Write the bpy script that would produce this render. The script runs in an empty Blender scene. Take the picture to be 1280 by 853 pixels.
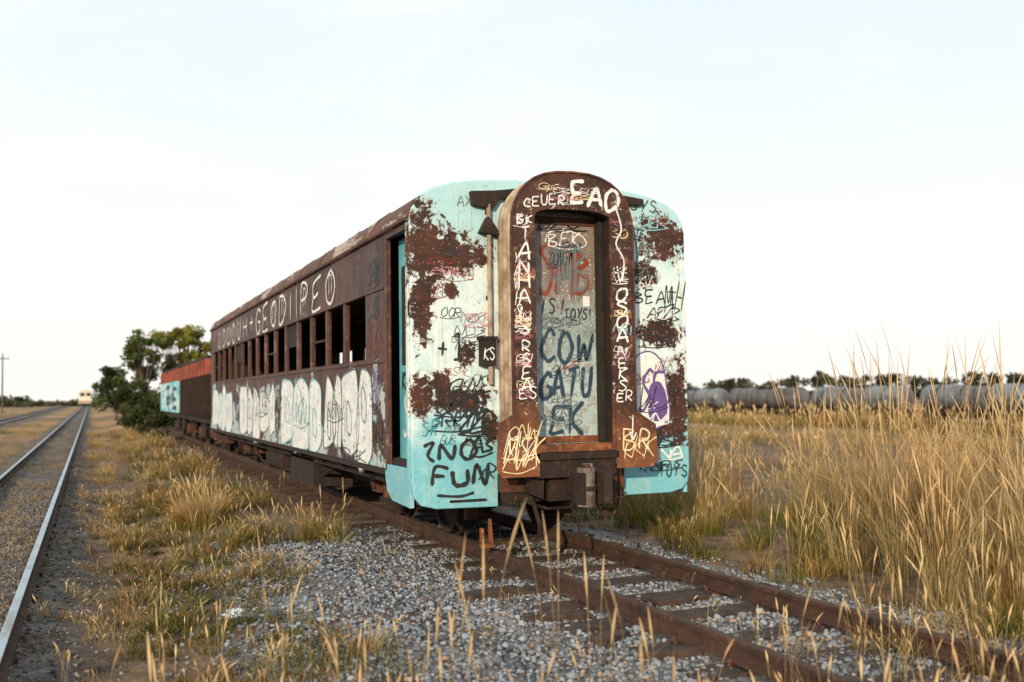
import bpy, math, random
import numpy as np
from mathutils import Vector, Matrix
random.seed(7); rng=np.random.default_rng(11)
scene=bpy.context.scene
COL=scene.collection

# ------------------------------------------------------------ node helpers
def nn(nt,t,**kw):
    n=nt.nodes.new(t)
    for k,v in kw.items(): setattr(n,k,v)
    return n
def setin(nt,sock,v):
    if hasattr(v,'is_output') or isinstance(v,bpy.types.NodeSocket): nt.links.new(v,sock)
    else:
        if sock.type=='RGBA' and len(v)==3: v=(*v,1)
        sock.default_value=v
def noise(nt,co,scale,detail=4,rough=.55,dist=0.,stretch=None):
    if stretch:
        m=nn(nt,'ShaderNodeMapping'); nt.links.new(co,m.inputs['Vector']); m.inputs['Scale'].default_value=stretch; co=m.outputs[0]
    n=nn(nt,'ShaderNodeTexNoise'); nt.links.new(co,n.inputs['Vector'])
    n.inputs['Scale'].default_value=scale; n.inputs['Detail'].default_value=min(detail,6)
    n.inputs['Roughness'].default_value=rough; n.inputs['Distortion'].default_value=dist
    return n.outputs['Fac']
def math_(nt,op,a,b=0.,c=None,clamp=False):
    n=nn(nt,'ShaderNodeMath',operation=op); n.use_clamp=clamp
    setin(nt,n.inputs[0],a); setin(nt,n.inputs[1],b)
    if c is not None: setin(nt,n.inputs[2],c)
    return n.outputs[0]
def step(nt,v,lo,hi):
    n=nn(nt,'ShaderNodeMapRange'); n.interpolation_type='SMOOTHSTEP'
    setin(nt,n.inputs['Value'],v); n.inputs['From Min'].default_value=lo; n.inputs['From Max'].default_value=hi
    return n.outputs[0]
def mix(nt,f,a,b):
    n=nn(nt,'ShaderNodeMix',data_type='RGBA'); setin(nt,n.inputs[0],f); setin(nt,n.inputs[6],a); setin(nt,n.inputs[7],b)
    return n.outputs[2]
def mat(name):
    m=bpy.data.materials.new(name); m.use_nodes=True; nt=m.node_tree
    b=nt.nodes['Principled BSDF']; co=nn(nt,'ShaderNodeTexCoord').outputs['Object']
    return m,nt,b,co
def bump(nt,b,h,st=.3,d=.01):
    n=nn(nt,'ShaderNodeBump'); n.inputs['Strength'].default_value=st; n.inputs['Distance'].default_value=d
    nt.links.new(h,n.inputs['Height']); nt.links.new(n.outputs[0],b.inputs['Normal'])

def rust_color(nt,co,dark=(.03,.013,.010),mid=(.085,.030,.017),hot=(.23,.075,.024),s=1.):
    a=noise(nt,co,3*s,6,.65); c=noise(nt,co,14*s,6,.7)
    r=mix(nt,step(nt,a,.35,.65),dark,mid)
    return mix(nt,step(nt,c,.53,.72),r,hot)

def simple_mat(name,c1,c2,rough=.8,scale=6,metal=0.,b_=.2):
    m,nt,b,co=mat(name)
    n=noise(nt,co,scale,6,.65); setin(nt,b.inputs['Base Color'],mix(nt,step(nt,n,.35,.65),c1,c2))
    b.inputs['Roughness'].default_value=rough; b.inputs['Metallic'].default_value=metal
    bump(nt,b,noise(nt,co,scale*6,4),b_,.01)
    return m
def rust_mat(name,**k):
    m,nt,b,co=mat(name); setin(nt,b.inputs['Base Color'],rust_color(nt,co,**k)); b.inputs['Roughness'].default_value=.85
    bump(nt,b,noise(nt,co,30,5,.7),.4,.01); return m

def blob_mask(nt,co,blobs,amp=.85):
    cur=None
    for (cx,cz,rx,rz) in blobs:
        v=nn(nt,'ShaderNodeVectorMath',operation='MULTIPLY_ADD'); nt.links.new(co,v.inputs[0])
        v.inputs[1].default_value=(1/rx,0,1/rz); v.inputs[2].default_value=(-cx/rx,0,-cz/rz)
        l=nn(nt,'ShaderNodeVectorMath',operation='LENGTH'); nt.links.new(v.outputs[0],l.inputs[0])
        d=math_(nt,'SUBTRACT',1.,l.outputs['Value'])
        cur=d if cur is None else math_(nt,'MAXIMUM',cur,d)
    n=noise(nt,co,5.5,6,.72,.5); n=math_(nt,'MULTIPLY',math_(nt,'SUBTRACT',n,.5),amp*2.6)
    n2=noise(nt,co,17,6,.75,.4); n2=math_(nt,'MULTIPLY',math_(nt,'SUBTRACT',n2,.5),2.3)
    cur=math_(nt,'MAXIMUM',cur,-.9)
    return math_(nt,'SUBTRACT',math_(nt,'ADD',math_(nt,'ADD',cur,n),n2),.14)

def panel_mat(name,blobs):
    m,nt,b,co=mat(name)
    sep=nn(nt,'ShaderNodeSeparateXYZ'); nt.links.new(co,sep.inputs[0])
    n1=noise(nt,co,2.2,7,.65,.3)
    z=math_(nt,'ADD',sep.outputs[2],math_(nt,'MULTIPLY',math_(nt,'SUBTRACT',n1,.5),2.0))
    white=(.57,.69,.73); blue=(.15,.44,.54); pale=(.34,.57,.64)
    c=mix(nt,step(nt,z,.95,1.55),blue,white); c=mix(nt,step(nt,z,2.5,3.1),c,pale)
    c=mix(nt,math_(nt,'MULTIPLY',step(nt,noise(nt,co,5,6,.75,.5),.50,.57),.45),c,(.30,.54,.62))
    st=noise(nt,co,1,6,.7,0,(14,14,.9)); c=mix(nt,math_(nt,'MULTIPLY',step(nt,st,.52,.72),.5),c,(.34,.27,.22))
    st=noise(nt,co,1.3,6,.7,0,(34,34,.6)); c=mix(nt,math_(nt,'MULTIPLY',step(nt,st,.58,.7),.65),c,(.18,.09,.055))
    sp=noise(nt,co,38,5,.7); c=mix(nt,math_(nt,'MULTIPLY',step(nt,sp,.59,.65),.55),c,(.22,.14,.10))
    bm=blob_mask(nt,co,blobs)
    halo=step(nt,bm,-.22,.1); c=mix(nt,math_(nt,'MULTIPLY',halo,.4),c,(.38,.20,.10))
    core=step(nt,bm,0.03,.07)
    chips=step(nt,math_(nt,'ADD',noise(nt,co,12,6,.8,.3),math_(nt,'MULTIPLY',halo,.03)),.640,.650)
    k=math_(nt,'MAXIMUM',core,chips)
    k=math_(nt,'MULTIPLY',k,math_(nt,'SUBTRACT',1.,step(nt,noise(nt,co,22,6,.8,.3),.60,.62)))
    c=mix(nt,k,c,rust_color(nt,co,(.018,.007,.005),(.055,.018,.011),(.16,.045,.016)))
    setin(nt,b.inputs['Base Color'],c)
    setin(nt,b.inputs['Roughness'],math_(nt,'ADD',math_(nt,'MULTIPLY',k,.3),.5))
    bump(nt,b,math_(nt,'SUBTRACT',math_(nt,'MULTIPLY',noise(nt,co,1.6,2),1.5),math_(nt,'MULTIPLY',k,.15)),.5,.03)
    return m
M_end=panel_mat('flaking_blue_paint',[(-1.3,2.78,.24,.48),(-1.05,2.76,.4,.23),(-1.33,2.3,.15,.42),(-.78,2.72,.1,.11),(-1.07,2.42,.09,.11),
  (-1.35,1.45,.13,.25),(-.92,1.82,.1,.12),(-.98,1.42,.32,.15),(-1.15,1.55,.12,.14),(-.7,1.15,.1,.18),
  (1.2,3.0,.34,.26),(.95,2.62,.2,.16),(1.15,2.05,.36,.15),(1.33,1.35,.16,.5),(1.15,1.08,.3,.12),(.75,2.4,.08,.3),(.78,1.5,.08,.25)])
def side_mat(name,lower):
    m,nt,b,co=mat(name)
    c=rust_color(nt,co,(.030,.014,.013),(.075,.031,.026),(.15,.06,.036),.6)
    st=noise(nt,co,1,6,.7,0,(10,10,.5)); c=mix(nt,math_(nt,'MULTIPLY',step(nt,st,.5,.75),.6),c,(.17,.11,.095))
    if lower:
        sep=nn(nt,'ShaderNodeSeparateXYZ'); nt.links.new(co,sep.inputs[0])
        n=noise(nt,co,1.4,8,.7,.5,(1,1,1.3))
        k=math_(nt,'SUBTRACT',n,math_(nt,'MULTIPLY',math_(nt,'SUBTRACT',sep.outputs[2],.9),.12))
        c=mix(nt,step(nt,k,.46,.50),c,mix(nt,step(nt,noise(nt,co,6,5),.4,.6),(.28,.46,.52),(.44,.44,.43)))
        c=mix(nt,step(nt,noise(nt,co,8,9,.78),.56,.60),c,rust_color(nt,co))
    else:
        n=noise(nt,co,2.5,8,.75,.3,(1,.5,1)); c=mix(nt,math_(nt,'MULTIPLY',step(nt,n,.57,.63),.5),c,(.24,.17,.155))
    setin(nt,b.inputs['Base Color'],c); b.inputs['Roughness'].default_value=.62
    bump(nt,b,math_(nt,'ADD',noise(nt,co,2,3),math_(nt,'MULTIPLY',noise(nt,co,30,5,.7),.15)),.5,.035)
    return m
M_side=side_mat('rusted_side_upper',False); M_low=side_mat('rusted_side_lower',True)
m,nt,b,co=mat('faded_roof_metal'); M_roof=m
c=rust_color(nt,co,(.06,.03,.024),(.12,.055,.035),(.2,.09,.05),.7)
c=mix(nt,step(nt,noise(nt,co,3,8,.7,.3,(1,.4,1)),.52,.58),c,(.34,.28,.25))
setin(nt,b.inputs['Base Color'],c); b.inputs['Roughness'].default_value=.75; bump(nt,b,noise(nt,co,20,5),.3,.01)
M_rust=rust_mat('rust_steel'); M_rustdark=rust_mat('dark_rust_steel',dark=(.008,.005,.004),mid=(.020,.009,.007),hot=(.07,.026,.013))
M_rusthot=rust_mat('orange_rust',dark=(.07,.022,.012),mid=(.2,.065,.022),hot=(.44,.17,.045))
m,nt,b,co=mat('gangway_plate_rust'); M_gang=m
sep=nn(nt,'ShaderNodeSeparateXYZ'); nt.links.new(co,sep.inputs[0])
c=rust_color(nt,co,(.020,.008,.006),(.055,.018,.011),(.13,.040,.017))
low=step(nt,math_(nt,'ADD',sep.outputs[2],noise(nt,co,5,5)),2.0,1.3)
c=mix(nt,math_(nt,'MULTIPLY',low,.6),c,(.24,.08,.025))
c=mix(nt,math_(nt,'MULTIPLY',step(nt,noise(nt,co,7,9,.78,.3),.56,.59),.45),c,(.25,.12,.075))
c=mix(nt,step(nt,noise(nt,co,12,9,.8,.3),.61,.625),c,(.44,.41,.37))
setin(nt,b.inputs['Base Color'],c)
b.inputs['Roughness'].default_value=.7; bump(nt,b,noise(nt,co,25,5),.3,.01)
M_cream=simple_mat('cream_canvas',(.44,.38,.31),(.22,.15,.10),.85,5)
M_black=simple_mat('dark_interior',(.008,.007,.006),(.018,.014,.012),.9)
M_seat=simple_mat('old_seat_vinyl',(.04,.026,.022),(.07,.045,.035),.8)
M_glassy=simple_mat('grey_steel',(.20,.195,.19),(.07,.045,.035),.5,9)
M_bluedoor=simple_mat('teal_door_paint',(.06,.30,.38),(.14,.40,.46),.55,3)
m,nt,b,co=mat('gangway_door_paint'); M_door=m
sep=nn(nt,'ShaderNodeSeparateXYZ'); nt.links.new(co,sep.inputs[0])
zz=math_(nt,'ADD',sep.outputs[2],math_(nt,'MULTIPLY',math_(nt,'SUBTRACT',noise(nt,co,2.5,7,.7,.3),.5),1.5))
c=mix(nt,step(nt,zz,1.5,2.1),(.34,.43,.45),(.22,.29,.30)); c=mix(nt,math_(nt,'MULTIPLY',step(nt,zz,2.2,2.6),.75),c,(.19,.11,.085))
c=mix(nt,math_(nt,'MULTIPLY',step(nt,noise(nt,co,9,9,.8,.3),.50,.58),.6),c,(.13,.10,.085))
sc=noise(nt,co,6,6,.8,0,(1,1,9)); c=mix(nt,math_(nt,'MULTIPLY',step(nt,sc,.58,.62),.4),c,(.05,.045,.04))
c=mix(nt,step(nt,noise(nt,co,45,4,.7),.60,.64),c,(.6,.62,.58))
setin(nt,b.inputs['Base Color'],c); b.inputs['Roughness'].default_value=.4; bump(nt,b,noise(nt,co,12,4),.2,.01)

def spray(name,col,wear=.62):
    m,nt,b,co=mat(name)
    n=noise(nt,co,16,6,.75)
    c=mix(nt,step(nt,noise(nt,co,4,4),.3,.7),tuple(x*.8 for x in col),col)
    setin(nt,b.inputs['Base Color'],c); b.inputs['Roughness'].default_value=.6
    setin(nt,b.inputs['Alpha'],math_(nt,'SUBTRACT',1.,step(nt,n,wear,wear+.05)))
    return m
S_white=spray('white_spray_paint',(.74,.76,.78),.61); S_black=spray('black_spray_paint',(.015,.018,.022),.66)
S_navy=spray('navy_spray_paint',(.015,.045,.08),.64); S_red=spray('maroon_spray_paint',(.24,.035,.02),.56)
S_teal=spray('teal_spray_paint',(.03,.30,.34)); S_purple=spray('purple_spray_paint',(.12,.07,.26),.62)
S_pink=spray('pink_spray_paint',(.55,.22,.30),.56)
S_fill=spray('white_fill_paint',(.72,.77,.80),.57); S_grey=spray('grey_spray_paint',(.12,.17,.19),.6); S_lblue=spray('light_blue_paint',(.20,.50,.60),.6)
S_yel=spray('cream_spray_paint',(.78,.66,.40),.6)
# ------------------------------------------------------------ mesh builder
import bmesh
class MB:
    def __init__(s): s.v=[];s.f=[];s.m=[];s.mats=[]
    def mi(s,m):
        if m not in s.mats: s.mats.append(m)
        return s.mats.index(m)
    def add(s,vs,fs,m):
        o=len(s.v); s.v+= [tuple(x) for x in vs]; k=s.mi(m)
        for f in fs: s.f.append([i+o for i in f]); s.m.append(k)
    def box(s,x0,x1,y0,y1,z0,z1,m):
        s.add([(x0,y0,z0),(x1,y0,z0),(x1,y1,z0),(x0,y1,z0),(x0,y0,z1),(x1,y0,z1),(x1,y1,z1),(x0,y1,z1)],
          [(0,3,2,1),(4,5,6,7),(0,1,5,4),(1,2,6,5),(2,3,7,6),(3,0,4,7)],m)
    def prism(s,pts,a,b,m,axis='y'):
        n=len(pts)
        def P(p,t): return (p[0],t,p[1]) if axis=='y' else ((t,p[0],p[1]) if axis=='x' else (p[0],p[1],t))
        vs=[P(p,a) for p in pts]+[P(p,b) for p in pts]
        s.add(vs,[tuple(range(n)),tuple(range(2*n-1,n-1,-1))]+[(i,(i+1)%n,(i+1)%n+n,i+n)[::-1] for i in range(n)],m)
    def ring(s,outer,inner,y0,y1,m,closed=False):
        n=len(outer); vs=[(p[0],y0,p[1]) for p in outer]+[(p[0],y0,p[1]) for p in inner]+[(p[0],y1,p[1]) for p in outer]+[(p[0],y1,p[1]) for p in inner]
        fs=[]
        for i in range(n if closed else n-1):
            j=(i+1)%n
            fs+=[(i,j,n+j,n+i),(2*n+i,3*n+i,3*n+j,2*n+j),(i,2*n+i,2*n+j,j),(n+i,n+j,3*n+j,3*n+i)]
        if not closed: fs+=[(0,n,3*n,2*n),(n-1,3*n-1,4*n-1,2*n-1)]
        s.add(vs,fs,m)
    def cyl(s,p0,p1,r,m,n=14,r2=None,cap=True):
        p0=Vector(p0);p1=Vector(p1);d=(p1-p0).normalized(); r2=r if r2 is None else r2
        a=d.orthogonal().normalized(); b=d.cross(a)
        vs=[];
        for p,rr in((p0,r),(p1,r2)):
            for i in range(n):
                t=2*math.pi*i/n; vs.append(p+a*math.cos(t)*rr+b*math.sin(t)*rr)
        fs=[(i,(i+1)%n,(i+1)%n+n,i+n) for i in range(n)]
        if cap: fs+=[tuple(range(n-1,-1,-1)),tuple(range(n,2*n))]
        s.add(vs,fs,m)
    def tube(s,pts,r,m,n=8):
        for a,b in zip(pts[:-1],pts[1:]): s.cyl(a,b,r,m,n)
    def lathe(s,c,prof,m,n=20,axis='x'):
        vs=[];k=len(prof)
        for i in range(n):
            t=2*math.pi*i/n
            for (a,r) in prof:
                u=math.cos(t)*r; w=math.sin(t)*r
                vs.append((c[0]+a,c[1]+u,c[2]+w) if axis=='x' else (c[0]+u,c[1]+a,c[2]+w))
        fs=[(i*k+j,i*k+j+1,((i+1)%n)*k+j+1,((i+1)%n)*k+j) for i in range(n) for j in range(k-1)]
        s.add(vs,fs,m)
    def torus(s,c,R,r,m,nx='x',sq=1.5,n=14,k=6):
        vs=[]
        for i in range(n):
            t=2*math.pi*i/n
            for j in range(k):
                p=2*math.pi*j/k; rr=R+r*math.cos(p)
                u,w,h=rr*math.cos(t),rr*math.sin(t)*sq,r*math.sin(p)
                vs.append((c[0]+h,c[1]+u,c[2]+w) if nx=='x' else (c[0]+u,c[1]+h,c[2]+w))
        s.add(vs,[(i*k+j,((i+1)%n)*k+j,((i+1)%n)*k+(j+1)%k,i*k+(j+1)%k) for i in range(n) for j in range(k)],m)
    def obj(s,name,parent=None,bev=0,smooth=False):
        me=bpy.data.meshes.new(name); me.from_pydata(s.v,[],s.f)
        for m in s.mats: me.materials.append(m)
        me.polygons.foreach_set('material_index',s.m); 
        me.update()
        bm=bmesh.new(); bm.from_mesh(me); bmesh.ops.recalc_face_normals(bm,faces=bm.faces); bm.to_mesh(me); bm.free()
        ob=bpy.data.objects.new(name,me); COL.objects.link(ob)
        if smooth: 
            me.polygons.foreach_set('use_smooth',[True]*len(me.polygons))
            me.set_sharp_from_angle(angle=math.radians(35))
        if bev:
            b=ob.modifiers.new('bevel','BEVEL'); b.width=bev; b.segments=2; b.limit_method='ANGLE'; b.angle_limit=math.radians(40)
        if parent: 
            ob.parent=parent; ob.matrix_parent_inverse=Matrix.Translation(-Vector(parent.location))
        return ob
def empty(name,loc):
    e=bpy.data.objects.new(name,None); e.location=loc; COL.objects.link(e); e.empty_display_size=.3; return e
def npmesh(name,V,F,mat_,cols=None,smooth=False,parent=None):
    me=bpy.data.meshes.new(name); V=np.asarray(V,dtype=np.float32); F=np.asarray(F,dtype=np.int32)
    me.vertices.add(len(V)); me.vertices.foreach_set('co',V.ravel())
    k=F.shape[1]; me.loops.add(F.size); me.loops.foreach_set('vertex_index',F.ravel())
    me.polygons.add(len(F)); me.polygons.foreach_set('loop_start',np.arange(0,F.size,k,dtype=np.int32))
    me.polygons.foreach_set('loop_total',np.full(len(F),k,dtype=np.int32))
    if smooth: me.polygons.foreach_set('use_smooth',np.ones(len(F),dtype=bool))
    me.update(calc_edges=True); me.materials.append(mat_)
    if cols is not None:
        a=me.color_attributes.new('Col','FLOAT_COLOR','POINT'); c=np.ones((len(V),4),dtype=np.float32); c[:,:3]=cols; a.data.foreach_set('color',c.ravel())
    ob=bpy.data.objects.new(name,me); COL.objects.link(ob)
    if parent: ob.parent=parent; ob.matrix_parent_inverse=Matrix.Translation(-Vector(parent.location))
    return ob

# ------------------------------------------------------------ graffiti strokes
G={'A':[[(0,0),(.45,1),(.95,0)],[(.1,.35),(.9,.42)]],'B':[[(.05,0),(.05,1)],[(0,1),(.75,.85),(.1,.52),(.85,.35),(.6,.02),(0,0)]],
'C':[[(.9,.8),(.5,1),(.08,.6),(.1,.2),(.5,0),(.9,.2)]],'D':[[(.1,1),(.05,0),(.6,.05),(.95,.5),(.6,.95),(0,1)]],
'E':[[(.9,1),(.1,.95),(.12,.5),(.7,.52)],[(.12,.5),(.05,.02),(.9,.05)]],'F':[[(.9,.95),(.1,1),(.1,0)],[(.1,.5),(.7,.55)]],
'G':[[(.9,.85),(.5,1),(.05,.55),(.3,0),(.9,.15),(.9,.45),(.5,.45)]],'H':[[(.05,1),(.1,0)],[(.85,1),(.9,0)],[(.1,.5),(.9,.5)]],
'I':[[(.4,1),(.45,0)]],'J':[[(.7,1),(.7,.2),(.3,0),(.05,.25)]],'K':[[(.1,1),(.1,0)],[(.85,1),(.15,.5),(.9,0)]],
'L':[[(.1,1),(.1,.05),(.85,.05)]],'M':[[(0,0),(.1,1),(.45,.35),(.8,1),(.95,0)]],'N':[[(.05,0),(.1,1),(.8,.05),(.85,1)]],
'O':[[(.5,1),(.08,.65),(.15,.15),(.55,0),(.92,.4),(.8,.85),(.5,1)]],'P':[[(.1,0),(.1,1),(.8,.85),(.75,.5),(.1,.45)]],
'R':[[(.1,0),(.1,1),(.8,.85),(.65,.5),(.15,.48),(.9,0)]],'S':[[(.85,.88),(.4,1),(.1,.75),(.8,.35),(.55,.02),(.05,.12)]],
'T':[[(0,.95),(.95,1)],[(.5,1),(.45,0)]],'U':[[(.08,1),(.1,.25),(.45,0),(.85,.25),(.88,1)]],'V':[[(.05,1),(.45,0),(.9,1)]],
'W':[[(0,1),(.2,0),(.48,.7),(.75,0),(1,1)]],'X':[[(0,1),(.9,0)],[(.9,1),(0,0)]],'Y':[[(.05,1),(.45,.5),(.9,1)],[(.5,.55),(.35,0)]],
'Z':[[(.05,.95),(.9,1),(.05,.05),(.95,.05)]],'+':[[(.5,.8),(.5,.2)],[(.15,.5),(.85,.5)]],'1':[[(.2,.8),(.5,1),(.5,0)],[(.2,0),(.8,0)]],
'3':[[(.1,1),(.8,.85),(.4,.55),(.85,.3),(.1,0)]],'!':[[(.5,1),(.45,.3)],[(.43,.08),(.45,.0)]],'=':[[(.1,.7),(.9,.7)],[(.1,.35),(.9,.35)]],
'v':[[(.5,1),(.5,0)],[(.2,.35),(.5,0),(.8,.35)]]}
def catmull(p,sub=6,closed=False):
    p=[np.array(q,float) for q in p]; out=[]; n=len(p)
    if n==2: return [p[0]*(1-t)+p[1]*t for t in np.linspace(0,1,sub)]
    for i in range(n if closed else n-1):
        if closed: a,b,c,d=p[i-1],p[i],p[(i+1)%n],p[(i+2)%n]
        else: a=p[max(i-1,0)];b=p[i];c=p[i+1];d=p[min(i+2,n-1)]
        for t in np.linspace(0,1,sub,endpoint=False):
            out.append(.5*((2*b)+(c-a)*t+(2*a-5*b+4*c-d)*t*t+(3*b-a-3*c+d)*t**3))
    out.append(p[0].copy() if closed else p[-1]); return out
LAYER=[0]
def ribbon(mb,pts,w,m,surf,closed=False,sub=6):
    q=catmull(pts,sub,closed); n=len(q); vs=[]; LAYER[0]=(LAYER[0]+1)%24; L=LAYER[0]*.00025
    for i in range(n):
        t=q[min(i+1,n-1)]-q[max(i-1,0)]
        if closed and i in(0,n-1): t=q[1]-q[-2]
        l=np.hypot(*t) or 1; nrm=np.array([-t[1],t[0]])/l
        ww=w*.5*(1+.15*math.sin(i*1.3)); 
        if not closed and i in (0,n-1): ww*=.55
        vs.append(surf(*(q[i]+nrm*ww),L)); vs.append(surf(*(q[i]-nrm*ww),L))
    mb.add(vs,[(2*i,2*i+1,2*i+3,2*i+2) for i in range(n-1)],m)
def fillshape(mb,pts,m,surf,sub=6):
    q=catmull(pts,sub,True)[:-1]; LAYER[0]=(LAYER[0]+1)%24; L=LAYER[0]*.00002
    c=sum(q)/len(q); n=len(q)
    mb.add([surf(*p,L-.001) for p in q]+[surf(*c,L-.001)],[(i,(i+1)%n,n) for i in range(n)],m)
def write(mb,text,u,v,h,w,sw,m,surf,slant=.1,jit=.07,vert=False,rise=0.,sp=1.18):
    for i,ch in enumerate(text):
        if ch in G:
            hh=h*random.uniform(.82,1.18); vv=v+random.uniform(-.07,.07)*h; ss=slant+random.uniform(-.12,.12)
            for s in G[ch]:
                pts=[]
                for a,b in s:
                    a+=random.uniform(-jit,jit); b+=random.uniform(-jit,jit)
                    pts.append((u+a*w+b*hh*ss, vv+b*hh))
                ribbon(mb,pts,sw*random.uniform(.85,1.15),m,surf)
                if sw>.028 and random.random()<.6:
                    p=pts[-1]; ribbon(mb,[p,(p[0]+.003,p[1]-random.uniform(.04,.14))],sw*.2,m,surf)
        if vert: v-=h*sp
        else: u+=w*sp; v+=rise
def tag(mb,u,v,w,h,sw,m,surf,loops=7):
    k=max(2,loops-2); lw=w/(k*.9)
    for i in range(k):
        ch=random.choice('ABEGKMNORSWYZ3U'); 
        for s in G[ch]:
            pts=[(u+i*w/k+a*lw+b*h*.25+random.uniform(-.14,.14)*lw, v+b*h*random.uniform(.8,1.15)+random.uniform(-.08,.08)*h) for a,b in s]
            ribbon(mb,pts,sw,m,surf)
    if random.random()<.6: ribbon(mb,[(u-.05*w,v-.1*h),(u+.5*w,v-.22*h),(u+1.05*w,v+.05*h)],sw*.8,m,surf)
S_front=lambda y:(lambda u,v,L:(u,y-.004-L,v))
S_left=lambda x:(lambda u,v,L:(x-.004-L,-u,v))

# ------------------------------------------------------------ passenger carriage
car=empty('abandoned_passenger_railcar',(0,8,0))
LEN=16.1; HW=1.45
mb=MB()
NW=15; w0=1.62; pitch=.93
for sx in(-1,1):
    xa,xb=(-HW,-HW+.06) if sx<0 else (HW-.06,HW)
    mb.box(xa,xb,.84,LEN,.70,1.82,M_low)
    mb.box(xa,xb,.84,LEN,2.50,3.06,M_side)
    mb.box(xa,xb,.84,w0-.04,1.82,2.50,M_side)
    mb.box(xa,xb,w0+NW*pitch-.04,LEN,1.82,2.50,M_side)
    for i in range(NW):
        y=w0+i*pitch
        if i: mb.box(xa+.004,xb-.004,y-.045,y+.045,1.82,2.50,M_side)
    mb.box(xa,xb,.05,.84,2.98,3.06,M_side)
    xo=-HW-.012 if sx<0 else HW; 
    mb.box(xo,xo+.012,.86,LEN,1.785,1.815,M_side); mb.box(xo,xo+.012,.86,LEN,2.505,2.53,M_side)
    xo=-HW-.035 if sx<0 else HW; mb.box(xo,xo+.035,.06,LEN,3.045,3.075,M_rust)
    mb.box(xo+.02 if sx<0 else xo,xo+.035 if sx<0 else xo+.015,.86,LEN,.70,.76,M_rustdark)
    for i in range(8):
        y=1.6+i*1.86; a,b=(-HW-.003,-HW) if sx<0 else (HW,HW+.003); mb.box(a,b,y,y+.03,.77,1.77,M_low)
mb.obj('side_walls',car,.004)
mb=MB()
for sx in(-1,1):
    for i in range(NW):
        y=w0+i*pitch; x=sx*(HW-.04)
        a,b=(x-.012,x+.012)
        mb.box(a,b,y+.045,y+.07,1.82,2.50,M_rust); mb.box(a,b,y+pitch-.07,y+pitch-.045,1.82,2.50,M_rust)
        mb.box(a,b,y+.07,y+pitch-.07,1.82,1.84,M_rust)
        if i%4==2: mb.box(a,b,y+.07,y+pitch-.07,2.14,2.17,M_rustdark)
        if (sx>0 and i in(9,12)) or (sx<0 and i in(4,10)): mb.box(x-.005,x+.005,y+.07,y+pitch-.07,2.175,2.5,M_black)
mb.obj('window_frames',car)
prof=[(-1.475,3.04),(-1.455,3.14),(-1.39,3.24),(-1.27,3.325),(-1.08,3.385),(-.8,3.43),(-.4,3.46),(0,3.47)]
prof+= [(-a,b) for a,b in prof[-2::-1]]
inn=[(a*.965,b-.05 if abs(a)<1.4 else b) for a,b in prof]
mb=MB(); mb.ring(prof,inn,.052,LEN-.05,M_roof)
for i in range(1,13):
    y=i*1.25; o=[(a*1.004,b+.008) for a,b in prof]; mb.ring(o,prof,y,y+.03,M_roof)
mb.obj('roof',car,0,True)
mb=MB(); mb.box(-1.38,1.38,.06,LEN-.06,.78,.86,M_black)
mb.box(-1.385,1.385,1.15,1.2,.86,3.15,M_black); mb.box(-1.385,1.385,LEN-1.2,LEN-1.15,.86,3.15,M_black)
for i in range(13):
    y=2.0+i*1.0
    for x in(-.95,.95): mb.box(x-.42,x+.42,y,y+.08,.86,1.62,M_seat); mb.box(x-.42,x+.42,y+.08,y+.5,1.2,1.3,M_seat)
mb.box(-1.36,1.36,1.2,LEN-1.2,3.12,3.14,M_seat)
mb.obj('interior',car)
def endpoly():
    P=[(-1.45,.68),(-1.43,.55),(-1.36,.47),(-1.22,.435),(-.62,.425),(-.62,.72),(.62,.72),(.62,.46),(1.22,.46),(1.36,.49),(1.43,.56),(1.45,.68)]
    top=[(1.45,3.05),(1.43,3.15),(1.36,3.27),(1.24,3.35),(1.05,3.41),(.8,3.45),(.4,3.48),(0,3.49)]
    return P+top+[(-a,b) for a,b in top[-2::-1]]
ep=endpoly()
mb=MB(); mb.prism(ep,0,.05,M_end); mb.obj('front_end_plate',car,.012)
mb=MB(); mb.prism(ep,LEN-.05,LEN,M_side); mb.obj('rear_end_plate',car)
mb=MB()
mb.box(-1.46,-1.40,.051,.115,.70,3.03,M_end); mb.box(1.40,1.46,.051,.115,.70,3.03,M_end)
mb.box(-1.455,-1.40,.79,.84,.74,2.98,M_side); mb.box(1.40,1.455,.79,.84,.74,2.98,M_side)
for sx in(-1,1):
    P=[(.052,.45),(.62,.47),(.80,.55),(.86,.70),(.86,.80),(.052,.80)]
    a,b=(-1.452,-1.412) if sx<0 else (1.412,1.452)
    mb.prism(P,a,b,M_end,'x')
for z in np.arange(.62,3.05,.16):
    for x in(-1.415,1.415,-.66,.66): mb.cyl((x,-.006,z),(x,.0,z),.009,M_end,6)
mb.obj('corner_posts',car,.004)
mb=MB()
for sx in(-1,1):
    x=sx*1.30
    mb.box(x-.02,x+.02,.12,.79,.84,2.97,M_bluedoor)
    mb.box(x-.028 if sx<0 else x+.021,x-.021 if sx<0 else x+.028,.22,.68,1.75,2.7,M_black)
    mb.box(x-.03 if sx<0 else x+.02,x-.02 if sx<0 else x+.03,.2,.7,1.68,1.74,M_bluedoor)
    mb.cyl((sx*1.44,.70,1.0),(sx*1.44,.70,2.1),.014,M_rust)
    mb.box(-1.40 if sx<0 else 1.15,-1.15 if sx<0 else 1.40,.12,.78,.80,.84,M_rustdark)
mb.obj('side_doors',car,.004)
def arch(hw,zb,zs,zt,n=16,dx=0):
    p=[(-hw+dx,zb),(-hw+dx,(zb+zs)/2)]
    for i in range(n+1):
        t=math.pi-math.pi*i/n; c=math.cos(t); s=math.sin(t)
        e=.8; p.append((hw*np.sign(c)*abs(c)**e+dx,zs+(zt-zs)*abs(s)**e))
    return p+[(hw+dx,(zb+zs)/2),(hw+dx,zb)]
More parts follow.
